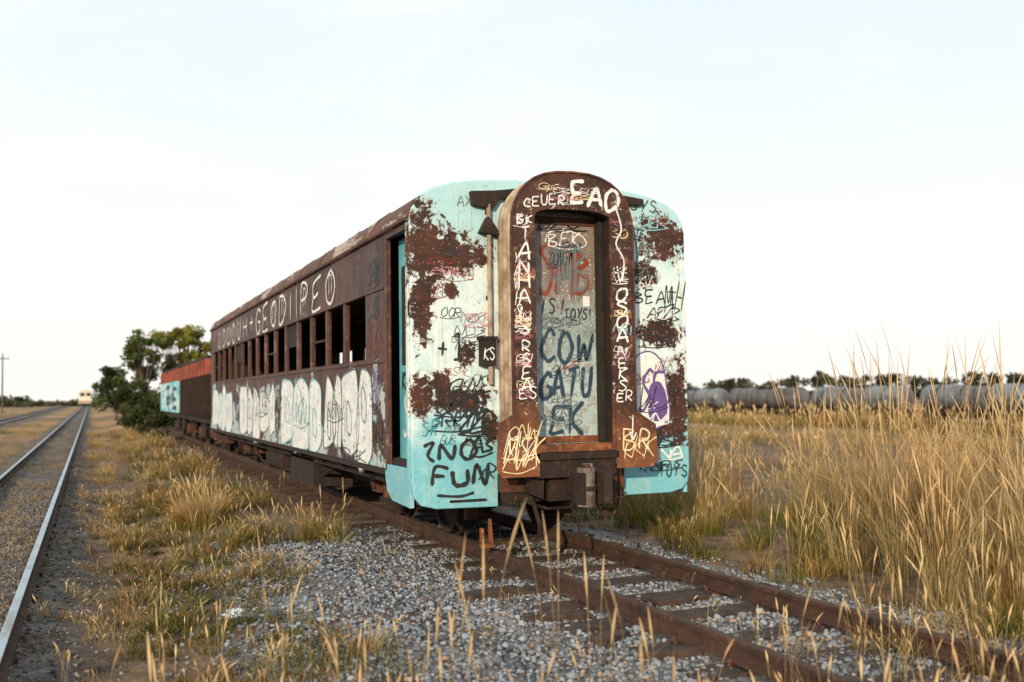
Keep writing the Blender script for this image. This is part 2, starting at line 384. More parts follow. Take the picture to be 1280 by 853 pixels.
FY=-.39
out=arch(.625,.93,2.93,3.50); inn_=arch(.385,.93,3.07,3.15)
mb=MB(); mb.ring(out,inn_,FY,FY+.03,M_gang)
rim=arch(.632,.93,2.93,3.507); rim2=arch(.612,.93,2.93,3.487)
mb.ring(rim,rim2,FY-.012,FY-.0005,M_rust)
mb.prism([(-.385,.72),(-.385,1.36),(-.55,1.33),(-.78,1.20),(-.80,.80),(-.75,.72)],FY-.03,FY-.014,M_gang)
mb.prism([(.40,.76),(.40,1.30),(.62,1.28),(.82,1.16),(.84,.82),(.78,.76)],FY-.03,FY-.014,M_gang)
mb.box(-.385,.40,FY-.02,FY+.12,.93,1.0,M_rusthot)
mb.box(-.42,.42,FY-.03,FY+.3,.86,.925,M_rustdark)
for z in np.arange(1.5,2.9,.22):
    for sx in(-1,1): mb.cyl((sx*.59,FY-.008,z),(sx*.59,FY+.0,z),.012,M_rusthot,8)
mb.obj('gangway_face_plate',car,.003)
mb=MB()
o2=arch(.60,.93,2.93,3.475); i2=arch(.56,.93,2.93,3.43)
mb.ring(o2,i2,FY+.031,-.001,M_cream)
for k in range(3):
    o3=arch(.618,.93,2.93,3.49); y=FY+.09+k*.1; mb.ring(o3,o2,y,y+.02,M_cream)
i3=arch(.40,.93,3.08,3.17); i4=arch(.43,.93,3.10,3.20)
mb.ring(i4,i3,FY+.031,-.001,M_rustdark)
mb.obj('gangway_bellows',car)
mb=MB(); mb.box(-.42,.42,-.13,-.09,.99,3.2,M_door)
mb.box(-.395,-.34,-.145,-.131,1.0,3.13,M_rust); mb.box(.35,.395,-.22,-.131,1.0,3.13,M_black); mb.box(-.34,.35,-.145,-.131,3.05,3.12,M_rust)
mb.box(-.34,.35,-.145,-.131,1.0,1.06,M_rusthot); mb.box(.22,.29,-.135,-.1305,2.28,2.38,S_white)
mb.obj('gangway_door',car,.003)
mb=MB()
mb.cyl((-.70,-.05,1.55),(-.70,-.05,3.22),.022,M_cream); 
for z in(1.6,2.35,3.15): mb.box(-.72,-.68,-.05,0.01,z-.02,z+.02,M_rustdark)
mb.prism([(-.88,3.33),(-.64,3.35),(-.30,3.40),(-.30,3.34),(-.60,3.27),(-.66,3.18),(-.86,3.20)],-.07,-.002,M_rustdark)
mb.prism([(-.80,2.95),(-.72,3.10),(-.64,3.0),(-.60,2.92)],-.10,-.002,M_rustdark)
mb.box(-.80,-.66,-.09,-.002,1.72,1.98,M_black); mb.box(-.82,-.64,-.10,-.002,1.96,1.99,M_rustdark)
mb.prism([(.66,3.40),(.95,3.37),(.95,3.31),(.70,3.30)],-.06,-.002,M_rustdark)
mb.cyl((.74,-.05,1.6),(.74,-.05,3.0),.018,M_rust)
mb.cyl((-1.1,-.02,.50),(-.75,-.02,.50),.012,M_rustdark,8)
mb.obj('end_fittings',car,.004)
mb=MB()
mb.box(-1.15,1.15,.08,.22,.46,.76,M_rustdark); mb.box(-.62,.64,-.12,.0,.56,.74,M_rust); mb.box(-.60,.62,-.12,.0,.47,.555,M_rustdark)
mb.box(-.40,.40,FY,-.12,.70,.86,M_rustdark)
for x in (-.5,-.3,.3,.5):
    mb.cyl((x,-.135,.65),(x,-.121,.65),.022,M_rusthot,6); mb.cyl((x,-.135,.51),(x,-.121,.51),.02,M_rust,6)
mb.box(-.24,.24,-.30,-.121,.48,.70,M_rustdark)
mb.box(-.07,.11,-.55,-.30,.55,.70,M_rustdark)
mb.prism([(-.12,-.50),(-.15,-.62),(-.11,-.74),(-.02,-.70),(-.01,-.60),(.07,-.58),(.11,-.70),(.17,-.74),(.19,-.60),(.14,-.50)],.48,.76,M_rustdark,'z')
mb.cyl((-.05,-.66,.46),(-.05,-.66,.80),.08,M_glassy,20); mb.cyl((.08,-.44,.50),(.08,-.44,.82),.05,M_glassy)
mb.cyl((-.05,-.66,.80),(-.05,-.66,.83),.04,M_rust,12); mb.cyl((-.05,-.66,.60),(-.05,-.66,.64),.09,M_rustdark,20)
mb.cyl((.24,-.33,.63),(.24,-.50,.63),.085,M_rustdark,18); mb.cyl((.24,-.50,.63),(.24,-.505,.63),.05,M_rust,14)
mb.prism([(.30,.80),(.44,.80),(.44,.50),(.36,.42),(.30,.55)],-.34,-.14,M_rust)
mb.prism([(-.42,.80),(-.28,.80),(-.30,.50),(-.42,.55)],-.3,-.14,M_rustdark)
for k in range(9):
    mb.torus((.53+.006*k,-.26,.54-.052*k),.020,.0065,M_rustdark,'x' if k%2 else 'y',1.7)
for k in range(9):
    t=k/8; mb.torus((.22+.31*t,-.27,.50-.15*math.sin(math.pi*t)),.022,.0075,M_rust,'x' if k%2 else 'y',1.2)
mb.tube([(-.35,-.05,.6),(-.36,-.22,.45),(-.33,-.27,.28),(-.30,-.2,.15)],.022,M_black)
mb.tube([(.0,-.2,.48),(.03,-.32,.3),(.05,-.33,.12)],.012,M_rustdark)
mb.tube([(-.5,-.13,.5),(-.2,-.16,.40),(.2,-.16,.40),(.6,-.13,.5)],.014,M_rustdark)
mb.prism([(-.72,.32),(-.70,.32),(-.68,.1),(-.72,.1)],-.02,.02,M_rusthot); mb.box(-.80,-.68,-.03,.03,.06,.10,M_rusthot); mb.box(-.80,-.775,-.03,.03,.105,.24,M_rusthot)
mb.obj('coupler_and_headstock',car,.006)
mb=MB()
for x in(-1.2,-.5,.5,1.2): mb.box(x-.05,x+.05,.3,LEN-.3,.56,.72,M_rustdark)
for y in np.arange(.8,LEN,1.2): mb.box(-1.35,1.35,y,y+.08,.62,.72,M_rustdark)
mb.box(-1.25,-.7,5.2,6.9,.22,.6,M_rustdark); mb.box(.6,1.2,7,9.4,.2,.6,M_rustdark); mb.cyl((-1.0,8.0,.42),(-1.0,9.6,.42),.2,M_rustdark,18)
mb.tube([(-1.1,4.3,.6),(-1.1,5.6,.28),(-1.1,10.6,.28),(-1.1,11.9,.6)],.025,M_rustdark)
mb.box(-1.38,-1.10,.16,.76,.58,.61,M_rust)
mb.obj('underframe',car,.004)
def bogie(mb,yc,wb=1.8,zw=.43,g=.535):
    wp=[(-.075,.0),(-.075,.14),(-.03,.14),(-.03,.36),(-.045,.38),(-.06,.46),(-.0,.46),(.0,.43),(.085,.42),(.085,.36),(.02,.35),(.02,.13),(.06,.13),(.06,0)]
    for dy in(-wb/2,wb/2):
        mb.cyl((-.8,yc+dy,zw),(.8,yc+dy,zw),.075,M_rustdark)
        for sx in(-1,1):
            mb.lathe((sx*g,yc+dy,zw),[(a*sx,r) for a,r in wp],M_rustdark,24)
            mb.box(min(sx*.70,sx*.9),max(sx*.70,sx*.9),yc+dy-.13,yc+dy+.13,zw-.13,zw+.13,M_rust)
            mb.cyl((sx*.89,yc+dy,zw),(sx*.93,yc+dy,zw),.09,M_rust)
            for q in(-.22,.22):
                mb.cyl((sx*.8,yc+dy+q,zw-.02),(sx*.8,yc+dy+q,zw+.18),.065,M_rustdark,10)
    for sx in(-1,1):
        P=[(yc-wb/2-.35,.60),(yc-wb/2-.3,.68),(yc+wb/2+.3,.68),(yc+wb/2+.35,.60),(yc+wb/2-.1,.55),(yc+.35,.38),(yc-.35,.38),(yc-wb/2+.1,.55)]
        mb.prism(P,sx*.8-.05,sx*.8+.05,M_rustdark,'x')
        for q in(-.2,0,.2): mb.cyl((sx*.92,yc+q,.3),(sx*.92,yc+q,.56),.07,M_rust,10)
        mb.box(min(sx*.8,sx*1.0),max(sx*.8,sx*1.0),yc-.32,yc+.32,.25,.30,M_rustdark)
        mb.box(sx*g-.06,sx*g+.06,yc-wb/2-.58,yc-wb/2-.50,.2,.55,M_rust)
    mb.box(-.9,.9,yc-.15,yc+.15,.40,.6,M_rustdark)
for i,yc in enumerate((2.4,13.7)):
    mb=MB(); bogie(mb,yc); mb.obj('bogie_%d'%(i+1),car,0,True)
# ---- graffiti
mb=MB(); SF=S_front(0); SG=S_front(FY-.001); SGf=S_front(FY-.030); SD=S_front(-.13)
write(mb,'+1',-1.22,1.80,.20,.13,.022,S_black,SF)
write(mb,'NO',-1.2,.87,.16,.17,.034,S_black,SF,.1); write(mb,'FUN',-1.28,.64,.17,.17,.036,S_black,SF,.12); 
ribbon(mb,[(-1.34,1.0),(-1.25,1.03),(-1.3,.92),(-1.24,.86)],.03,S_black,SF)
ribbon(mb,[(-1.22,.56),(-1.0,.54),(-.86,.57)],.025,S_black,SF)
tag(mb,-1.22,1.30,.45,.2,.018,S_black,SF,6); tag(mb,-1.1,1.48,.4,.14,.012,S_black,SF,6); tag(mb,-1.28,1.16,.5,.16,.02,S_navy,SF,7)
tag(mb,-1.0,1.12,.32,.18,.022,S_black,SF,5); tag(mb,-.9,.92,.22,.14,.022,S_black,SF,4); tag(mb,-.84,.68,.17,.14,.016,S_navy,SF,4)
write(mb,'SR',-1.36,1.1,.12,.07,.012,S_teal,SF); tag(mb,-.95,2.1,.27,.12,.008,S_pink,SF,5); tag(mb,-1.15,2.52,.3,.1,.006,S_red,SF,6)
tag(mb,-1.05,2.0,.3,.09,.006,S_navy,SF,5); write(mb,'AXL',-1.0,3.2,.09,.07,.008,S_grey,SF)
for _ in range(14): tag(mb,random.uniform(-1.36,-.95),random.uniform(1.0,3.1),random.uniform(.12,.26),random.uniform(.04,.09),random.uniform(.004,.008),random.choice([S_grey,S_black,S_red,S_navy,S_pink,S_grey]),SF,5)
write(mb,'KS',-.785,1.78,.1,.05,.01,S_white,S_front(-.09)); 
write(mb,'ASYS',.72,3.28,.1,.09,.012,S_black,SF,.1,rise=-.01); write(mb,'YS',.84,2.74,.2,.1,.018,S_grey,SF); tag(mb,.9,3.1,.35,.12,.012,S_lblue,SF,5)
write(mb,'BEAT',.86,2.33,.13,.1,.014,S_black,SF); write(mb,'MH',1.20,2.28,.25,.09,.014,S_black,SF); tag(mb,1.0,2.18,.35,.14,.012,S_black,SF,6); tag(mb,.82,2.56,.3,.14,.009,S_grey,SF,5)
tag(mb,.9,1.92,.4,.1,.012,S_black,SF,6)
for _ in range(14): tag(mb,random.uniform(.72,1.1),random.uniform(.6,3.2),random.uniform(.15,.3),random.uniform(.05,.11),random.uniform(.005,.011),random.choice([S_grey,S_black,S_navy,S_white,S_red]),SF,5)
P=[(.82,1.15),(.80,1.55),(.86,1.80),(1.02,1.86),(1.15,1.75),(1.2,1.5),(1.22,1.2),(1.0,1.08)]
fillshape(mb,P,S_fill,SF); ribbon(mb,P,.014,S_purple,S_front(-.002),True)
fillshape(mb,[(1.0,1.2),(1.0,1.5),(1.12,1.56),(1.2,1.4),(1.18,1.2)],S_purple,S_front(-.003))
write(mb,'SE',.86,1.25,.38,.13,.026,S_purple,S_front(-.004),.1); tag(mb,.86,1.3,.34,.2,.010,S_black,S_front(-.004),4); tag(mb,.88,1.14,.3,.1,.014,S_white,S_front(-.004),4)
write(mb,'TOYS',1.08,.62,.11,.075,.014,S_navy,SF); tag(mb,.95,.80,.4,.1,.018,S_white,SF,5); tag(mb,.98,.93,.38,.09,.014,S_black,SF,5); tag(mb,1.0,.70,.35,.08,.012,S_black,SF,5)
write(mb,'COW',-.24,1.78,.26,.155,.038,S_navy,SD,.08); write(mb,'GATU',-.25,1.42,.27,.118,.034,S_navy,SD,.05); write(mb,'EK',-.16,1.08,.27,.17,.038,S_navy,SD,.15)
write(mb,'SMB',-.25,2.42,.42,.16,.040,S_red,SD,.12); write(mb,'MB',-.05,2.42,.36,.15,.028,S_grey,SD,.1); write(mb,'BEK',-.14,2.85,.12,.1,.013,S_white,SD); ribbon(mb,[(-.17,2.86),(-.13,2.97),(.04,3.0),(.22,2.95),(.25,2.86),(.04,2.82),(-.17,2.86)],.012,S_white,SD)
write(mb,'IS!',-.24,2.2,.13,.08,.016,S_black,SD); write(mb,'TOYS!',.02,2.16,.10,.052,.012,S_black,SD); write(mb,'ZEN',-.22,2.08,.09,.09,.012,S_grey,SD); tag(mb,-.25,3.0,.5,.08,.014,S_black,SD,6)
for i in range(26): tag(mb,-.26+random.random()*.33,1.08+random.random()*1.8,random.uniform(.12,.25),random.uniform(.05,.12),random.uniform(.004,.008),random.choice([S_grey,S_grey,S_navy,S_black,S_red]),SD,5)
write(mb,'EAO',-.02,3.20,.19,.145,.034,S_white,SG,.1,rise=-.02); write(mb,'CEUER',-.50,3.15,.09,.072,.013,S_white,SG,.1,rise=.01)
write(mb,'BK',-.57,3.00,.09,.07,.012,S_white,SG); write(mb,'T',-.52,2.86,.10,.07,.013,S_white,SG)
write(mb,'ANHALS',-.56,2.68,.125,.12,.018,S_white,SG,.1,vert=True,sp=1.1); write(mb,'YAWHS',-.60,2.64,.11,.05,.009,S_white,SG,.1,vert=True,sp=1.15)
write(mb,'RSEA',-.54,1.84,.1,.09,.013,S_white,SG,.1,vert=True,sp=1.2); write(mb,'ES',-.57,1.42,.09,.08,.012,S_white,SG)
ribbon(mb,[(.44,3.2),(.5,3.0),(.44,2.85),(.52,2.7),(.5,2.5)],.014,S_white,SG); write(mb,'V',.44,2.5,.13,.1,.016,S_white,SG)
write(mb,'OSOA',.43,2.32,.12,.13,.02,S_white,SG,.1,vert=True,sp=1.1); write(mb,'NEKS',.44,1.80,.09,.1,.014,S_white,SG,.1,vert=True,sp=1.2)
write(mb,'ER',.42,1.38,.09,.075,.013,S_white,SG); write(mb,'XSI',.44,2.0,.08,.05,.01,S_lblue,SG)
for _ in range(34):
    sx=random.choice([-1,1]); tag(mb,(-.6 if sx<0 else .40),random.uniform(1.35,3.0),.15,random.uniform(.03,.08),random.uniform(.004,.008),random.choice([S_white,S_yel,S_black,S_pink,S_white]),SG,4)
for _ in range(8): tag(mb,random.uniform(-.45,.15),random.uniform(3.17,3.33),.2,.05,.005,random.choice([S_white,S_yel,S_pink]),SG,4)
write(mb,'MSK',-.74,.86,.22,.11,.015,S_yel,SGf,.2); tag(mb,-.74,.8,.3,.2,.010,S_yel,SGf,5); tag(mb,-.7,1.05,.28,.14,.010,S_yel,SGf,5); tag(mb,-.74,.92,.3,.2,.007,S_white,SGf,5)
write(mb,'BR',.46,.92,.2,.13,.015,S_yel,SGf,.15); tag(mb,.44,.85,.34,.2,.009,S_yel,SGf,5); write(mb,'v',.5,1.0,.25,.12,.013,S_white,SGf)
mb.obj('end_graffiti',car)
mb=MB(); SL=S_left(-HW)
y=14.6
for ch in 'UOUOUH+GEODIIPEO':
    w=.58 if ch!='I' else .32; v0=2.56+random.uniform(-.02,.03); hh=random.uniform(.36,.44)
    for s in G[ch]:
        pts=[(-y+a*w+random.uniform(-.04,.04),v0+b*hh*random.uniform(.9,1.1)) for a,b in s]; ribbon(mb,pts,random.uniform(.03,.042),S_white,SL)
    if ch in 'OUDP' : ribbon(mb,[(-y+.2,2.68),(-y+.22,2.9),(-y+.35,2.88),(-y+.33,2.68)],.02,S_white,SL)
    y-=w*1.36
def throwup(y0,y1,z0,z1,n,out_):
    ws=[random.uniform(.6,1.5) for _ in range(n)]; tot=sum(ws); us=[-y0]; 
    for w in ws: us.append(us[-1]+w/tot*(y0-y1))
    tops=[z1+random.uniform(-.16,.04) for _ in ws]; bots=[z0+random.uniform(-.05,.12) for _ in ws]
    sh=[]
    for i in range(n):
        u=us[i]; w=us[i+1]-us[i]; j=lambda a=.06:random.uniform(-a,a); a0,a1=bots[i],tops[i]
        P=[(u+j(),a0+j()),(u-.05+j(),(a0+a1)/2+j(.15)),(u+.06+j(),a1-.1+j()),(u+w*.5+j(.1),a1+j(.03)),(u+w*.97,a1-.12+j(.1)),(u+w*1.05+j(),(a0+a1)/2+j(.15)),(u+w*1.0,a0+.06+j()),(u+w*.5+j(),a0-.05+j())]
        fillshape(mb,P,S_fill,SL); sh.append(P)
    for i,P in enumerate(sh):
        u=us[i]; w=us[i+1]-us[i]
        ribbon(mb,P,.024,out_,SL,True); zc=random.uniform(z0+.3,z1-.35)
        if random.random()<.5: ribbon(mb,[(u+w*.35,zc-.12),(u+w*.35,zc+.2),(u+w*.62,zc+.1),(u+w*.6,zc-.15),(u+w*.35,zc-.12)],.022,out_,SL)
        else: ribbon(mb,[(u+w*.4,zc-.25),(u+w*.6,zc+.1),(u+w*.35,zc+.3)],.022,out_,SL)
        if random.random()<.6: ribbon(mb,[(u+w*.2,z0+.2),(u+w*.25,z1-.2)],.012,out_,SL)
throwup(15.6,12.2,.84,1.68,4,S_lblue); throwup(11.0,7.1,.82,1.70,5,S_grey); throwup(6.5,3.75,.80,1.74,3,S_lblue); throwup(3.55,1.35,.80,1.74,4,S_grey)
for (yy,zz,w,h,m) in [(1.5,2.6,.5,.25,S_navy),(1.5,1.9,.5,.3,S_red),(1.4,1.4,.4,.3,S_purple),(1.35,2.25,.3,.2,S_navy),(2.8,.76,1.2,.12,S_navy),(5.5,1.1,1.,.3,S_teal),(9.,1.2,1.2,.3,S_navy),(1.3,1.0,.4,.2,S_black),(3.4,1.2,.8,.2,S_black),(7.0,1.3,.5,.3,S_black),(11.8,1.1,.8,.3,S_navy)]: tag(mb,-yy,zz,w,h,.013,m,SL,6)
write(mb,'SM',-.70,1.1,.35,.2,.035,S_white,S_left(-1.32),.1); write(mb,'KE',-.7,1.5,.2,.17,.03,S_black,S_left(-1.32)); 
mb.obj('side_graffiti',car)

# ------------------------------------------------------------ tracks
M_rail=rust_mat('rail_rust',dark=(.026,.013,.010),mid=(.06,.027,.017),hot=(.14,.06,.03))
m,nt,b,co=mat('rail_head_steel'); M_railhead=m
setin(nt,b.inputs['Base Color'],mix(nt,step(nt,noise(nt,co,5,6,.7,0,(1,.3,1)),.45,.7),(.32,.43,.50),(.2,.18,.16))); b.inputs['Metallic'].default_value=.4; b.inputs['Roughness'].default_value=.4
M_wood=simple_mat('weathered_sleeper',(.02,.012,.010),(.06,.036,.026),.9,9,0,.6)
def track(name,x,y0,y1,zt,sleepers,head):
    e=empty(name,(x,(y0+y1)/2,zt)); R=MB()
    for sx in(-1,1):
        c=x+sx*.565
        P=[(-.055,-.13),(.055,-.13),(.055,-.12),(.012,-.105),(.009,-.045),(.032,-.035),(.034,-.006),(.026,-.0),(-.026,0),(-.034,-.006),(-.032,-.035),(-.009,-.045),(-.012,-.105),(-.055,-.12)]
        R.prism([(c+a,zt+b) for a,b in P],y0,y1,M_rail)
        if head: R.add([(c-.03,y0,zt+.002),(c+.03,y0,zt+.002),(c+.03,y1,zt+.002),(c-.03,y1,zt+.002)],[(0,1,2,3)],M_railhead)
        if not head:
            for yy in np.arange(-9.3,50,12): 
                for q in(-1,1): R.box(c+q*.022-.01,c+q*.022+.01,yy-.3,yy+.3,zt-.1,zt-.045,M_rail)
    R.obj('rails',e)
    S=MB(); y=max(y0,-14)
    while y<min(y1,sleepers):
        dx=random.uniform(-.12,.12); dz=random.uniform(-.025,.005)-(.05 if head else 0); a=random.uniform(-.04,.04); w=random.uniform(.09,.125)
        L=1.05
        pts=[(x-L+dx,y-w-a),(x+L+dx,y-w+a),(x+L+dx,y+w+a),(x-L+dx,y+w-a)]
        S.prism(pts,zt-.27+dz,zt-.134+dz,M_wood,'z')
        for sx in(-1,1):
            for o in(-.085,.085): S.cyl((x+sx*.565+o,y+random.uniform(-.05,.05),zt-.14),(x+sx*.565+o,y,zt-.10),.014,M_rust,6)
        y+=random.uniform(.58,.72)
    S.obj('sleepers',e,.008)
    return e
track('railway_track',0,-14,60,0,60,False)
track('railway_track',-5.15,-14,420,-.05,60,True)
track('railway_track',-10.3,-14,420,-.08,60,True)
track('railway_track',56,-40,220,-1.2,10,False)

# ------------------------------------------------------------ ground
def sm(x,a,b):
    t=np.clip((x-a)/(b-a),0,1); return t*t*(3-2*t)
_ph=rng.random((40,2))*6.28; _fr=rng.normal(size=(40,2))
def bumps(x,y,lo=.3,n=40):
    r=0
    for i in range(n):
        k=lo*(1+i*.22); a=1/(1+i*.25); r=r+a*np.sin(_fr[i,0]*k*x+_ph[i,0])*np.sin(_fr[i,1]*k*y+_ph[i,1])
    return r
def height(x,y):
    x=np.asarray(x,float); y=np.asarray(y,float)
    h=-.17-.13*sm(-x,2.6,3.6)*(1-sm(-x,3.9,4.3))-.06*sm(x,1.3,2.0)-.02*sm(-x,3.9,4.2)
    h=h-1.15*sm(x,9,42)+.012*bumps(x,y,1.2)*(np.abs(x)>1.3)
    h=h+.05*bumps(x,y,.15,8)*sm(np.abs(x),12,30)
    ber=np.exp(-((x+2.2)/.5)**2)*.05
    return h+ber-.04*sm(-x,12,20)
def axis(fine0,fine1,st,far0,far1):
    a=list(np.arange(fine0,fine1,st)); s=st; v=fine1
    while v<far1: a.append(v); s*=1.18; v+=s
    a.append(far1); s=st; v=fine0-st; b=[]
    while v>far0: b.append(v); s*=1.18; v-=s
    b.append(far0); return np.array(b[::-1]+a)
xs=axis(-12,12,.16,-2500,2500); ys=axis(-10,20,.2,-300,3000)
X,Y=np.meshgrid(xs,ys,indexing='ij'); Z=height(X,Y); nx,ny=X.shape
I=np.arange(nx*ny).reshape(nx,ny); F=np.stack([I[:-1,:-1],I[1:,:-1],I[1:,1:],I[:-1,1:]],-1).reshape(-1,4)
m,nt,b,co=mat('dry_ground'); M_ground=m
sep=nn(nt,'ShaderNodeSeparateXYZ'); nt.links.new(co,sep.inputs[0])
nz=noise(nt,co,.9,6,.6); wob=math_(nt,'MULTIPLY',math_(nt,'SUBTRACT',nz,.5),3.2)
xw=math_(nt,'ADD',sep.outputs[0],wob)
vor=nn(nt,'ShaderNodeTexVoronoi'); nt.links.new(co,vor.inputs['Vector']); vor.inputs['Scale'].default_value=24
gc=nn(nt,'ShaderNodeSeparateColor'); nt.links.new(vor.outputs['Color'],gc.inputs[0])
gravel=mix(nt,gc.outputs[0],(.07,.075,.08),(.27,.28,.30))
gravel=mix(nt,step(nt,noise(nt,co,1.5,5),.45,.7),gravel,(.085,.06,.05))
straw=mix(nt,step(nt,noise(nt,co,3,8,.7),.35,.65),(.04,.025,.018),(.20,.12,.06))
straw=mix(nt,math_(nt,'MULTIPLY',step(nt,noise(nt,co,.35,5,.6),.5,.62),.7),straw,(.045,.045,.022))
far=mix(nt,step(nt,noise(nt,co,.08,6,.6),.42,.58),(.32,.18,.08),(.11,.085,.038))
dist=step(nt,sep.outputs[1],15,60)
straw=mix(nt,dist,straw,far)
kg=math_(nt,'MULTIPLY',step(nt,xw,-3.5,-2.9),math_(nt,'SUBTRACT',1.,step(nt,xw,1.2,1.8)))
kg=math_(nt,'MULTIPLY',kg,math_(nt,'SUBTRACT',1.,step(nt,math_(nt,'ADD',sep.outputs[1],wob),3.,6.)))
c=mix(nt,kg,straw,gravel)
dirt=mix(nt,gc.outputs[0],(.05,.045,.042),(.15,.14,.135))
dirt=mix(nt,step(nt,noise(nt,co,2.5,8,.75),.42,.6),dirt,(.05,.034,.027))
dirt=mix(nt,step(nt,noise(nt,co,1.3,6,.7),.53,.62),dirt,(.18,.11,.06))
ax=math_(nt,'ABSOLUTE',math_(nt,'ADD',sep.outputs[0],5.15)); kl=math_(nt,'SUBTRACT',1.,step(nt,math_(nt,'ADD',ax,math_(nt,'MULTIPLY',wob,.3)),.75,1.4))
c=mix(nt,kl,c,dirt)
ax=math_(nt,'ABSOLUTE',math_(nt,'ADD',sep.outputs[0],10.3)); kl=math_(nt,'SUBTRACT',1.,step(nt,ax,1.2,2.6)); c=mix(nt,kl,c,dirt)
setin(nt,b.inputs['Base Color'],c); b.inputs['Roughness'].default_value=.95
bump(nt,b,math_(nt,'ADD',math_(nt,'MULTIPLY',vor.outputs['Distance'],.6),noise(nt,co,18,6,.7)),.7,.03)
npmesh('ground',np.stack([X,Y,Z],-1).reshape(-1,3),F,M_ground,smooth=True)

def attr_mat(name,trans):
    m=bpy.data.materials.new(name); m.use_nodes=True; nt=m.node_tree; nt.nodes.remove(nt.nodes['Principled BSDF'])
    a=nn(nt,'ShaderNodeAttribute',attribute_name='Col'); o=nt.nodes['Material Output']
    d=nn(nt,'ShaderNodeBsdfDiffuse'); nt.links.new(a.outputs['Color'],d.inputs['Color'])
    if trans:
        t=nn(nt,'ShaderNodeBsdfTranslucent'); nt.links.new(a.outputs['Color'],t.inputs['Color'])
        x=nn(nt,'ShaderNodeMixShader'); x.inputs[0].default_value=trans; nt.links.new(d.outputs[0],x.inputs[1]); nt.links.new(t.outputs[0],x.inputs[2]); nt.links.new(x.outputs[0],o.inputs['Surface'])
    else: nt.links.new(d.outputs[0],o.inputs['Surface'])
    return m
M_grass=attr_mat('dry_grass_blades',.2); M_leaf=attr_mat('leaves',.2); M_stone=attr_mat('ballast_stone',0)

ico=np.array([(0,.526,.851),(0,-.526,.851),(0,.526,-.851),(0,-.526,-.851),(.526,.851,0),(-.526,.851,0),(.526,-.851,0),(-.526,-.851,0),(.851,0,.526),(-.851,0,.526),(.851,0,-.526),(-.851,0,-.526)])
icf=np.array([(0,1,8),(0,8,4),(0,4,5),(0,5,9),(0,9,1),(1,9,7),(1,7,6),(1,6,8),(8,6,10),(8,10,4),(4,10,2),(4,2,5),(5,2,11),(5,11,9),(9,11,7),(3,2,10),(3,10,6),(3,6,7),(3,7,11),(3,11,2)])
def stones(name,P,r,cols):
    n=len(P); s=r[:,None,None]*rng.uniform(.6,1.25,(n,1,3))*rng.uniform(.8,1.15,(n,12,1)); s[:,:,2]*=.75
    V=ico[None]*s; a=rng.random(n)*6.28; c,s_=np.cos(a),np.sin(a)
    x=V[:,:,0]*c[:,None]-V[:,:,1]*s_[:,None]; y=V[:,:,0]*s_[:,None]+V[:,:,1]*c[:,None]
    V=np.stack([x,y,V[:,:,2]],-1)+P[:,None,:]
    F=(icf[None]+12*np.arange(n)[:,None,None]).reshape(-1,3)
    return npmesh(name,V.reshape(-1,3),F,M_stone,np.repeat(cols,12,0))
n=44000
px=rng.uniform(-3.7,1.7,n); py=-7.5+11.5*rng.random(n)**1.1
edge=bumps(px,py,1.5,20)*.12
keep=(px>-3.0+edge)&(px<1.25+edge)|(rng.random(n)<.12); keep&=(py<2.6+edge*3)|(rng.random(n)<.25)
keep&=~((np.abs(np.abs(px)-.565)<.06)); patch=bumps(px,py,.9,16); keep&=(patch<1.0)|(rng.random(n)<.3)
px=px[keep];py=py[keep]; r=rng.uniform(.009,.022,len(px)); big=rng.random(len(px))<.03; r[big]*=1.7
g=rng.uniform(.06,.34,len(px))[:,None]; tint=np.where(rng.random(len(px))[:,None]<.15,np.array([[1.05,.80,.66]]),np.array([[.86,.97,1.14]]))
stones('ballast_gravel',np.stack([px,py,height(px,py)+r*.35+.008],-1),r,g*tint)
n=16000; px=-5.15+rng.normal(0,.7,n); py=rng.uniform(-9,14,n); r=rng.uniform(.008,.02,n); g=rng.uniform(.05,.24,n)[:,None]
stones('track_dirt_stones',np.stack([px,py,height(px,py)+r*.3],-1),r,g*np.array([[1.0,.93,.88]]))

def blades(P,H,W,lean,col,prof,crv=2.):
    n=len(P); k=len(prof); t=np.array([p[0] for p in prof]); wv=np.array([p[1] for p in prof])
    a=rng.random(n)*6.28; d=np.stack([np.cos(a),np.sin(a)],-1)
    cx=P[:,None,0]+lean[:,None,0]*(t**crv)[None]; cy=P[:,None,1]+lean[:,None,1]*(t**crv)[None]
    L=np.hypot(lean[:,0],lean[:,1]); cz=P[:,None,2]+H[:,None]*t[None]*(1-.35*np.minimum(L/H,1.6)[:,None]*t[None]**2)
    C=np.stack([cx,cy,cz],-1); O=np.stack([d[:,None,0]*wv[None]*W[:,None]*.5,d[:,None,1]*wv[None]*W[:,None]*.5,np.zeros((n,k))],-1)
    V=np.stack([C-O,C+O],2).reshape(-1,3)
    base=(2*k*np.arange(n))[:,None,None]; f=np.array([[2*i,2*i+1,2*i+3,2*i+2] for i in range(k-1)])[None]
    F=(base+f).reshape(-1,4)
    tt=t[None,:,None,None]
    Cc=(col[:,None,None,:]*(.35+.65*tt)*(np.array([.85,.95,.6])*(1-tt)+np.ones(3)*tt)*np.ones((1,1,2,1))).reshape(-1,3)  # shade painted into blade colour, darker toward the base, plus a greenish base tint
    return V,F,Cc
PB=[(0,1),(.35,.9),(.7,.6),(1,.08)]
PS=[(0,.22),(.4,.2),(.72,.16),(.78,.6),(.86,1.),(.95,.5),(1,.1)]
STRAW=np.array([.66,.42,.19]); RED=np.array([.26,.11,.05]); GREEN=np.array([.15,.19,.04]); PALE=np.array([.80,.62,.39]); OCH=np.array([.54,.28,.09]); DRK=np.array([.07,.045,.03])
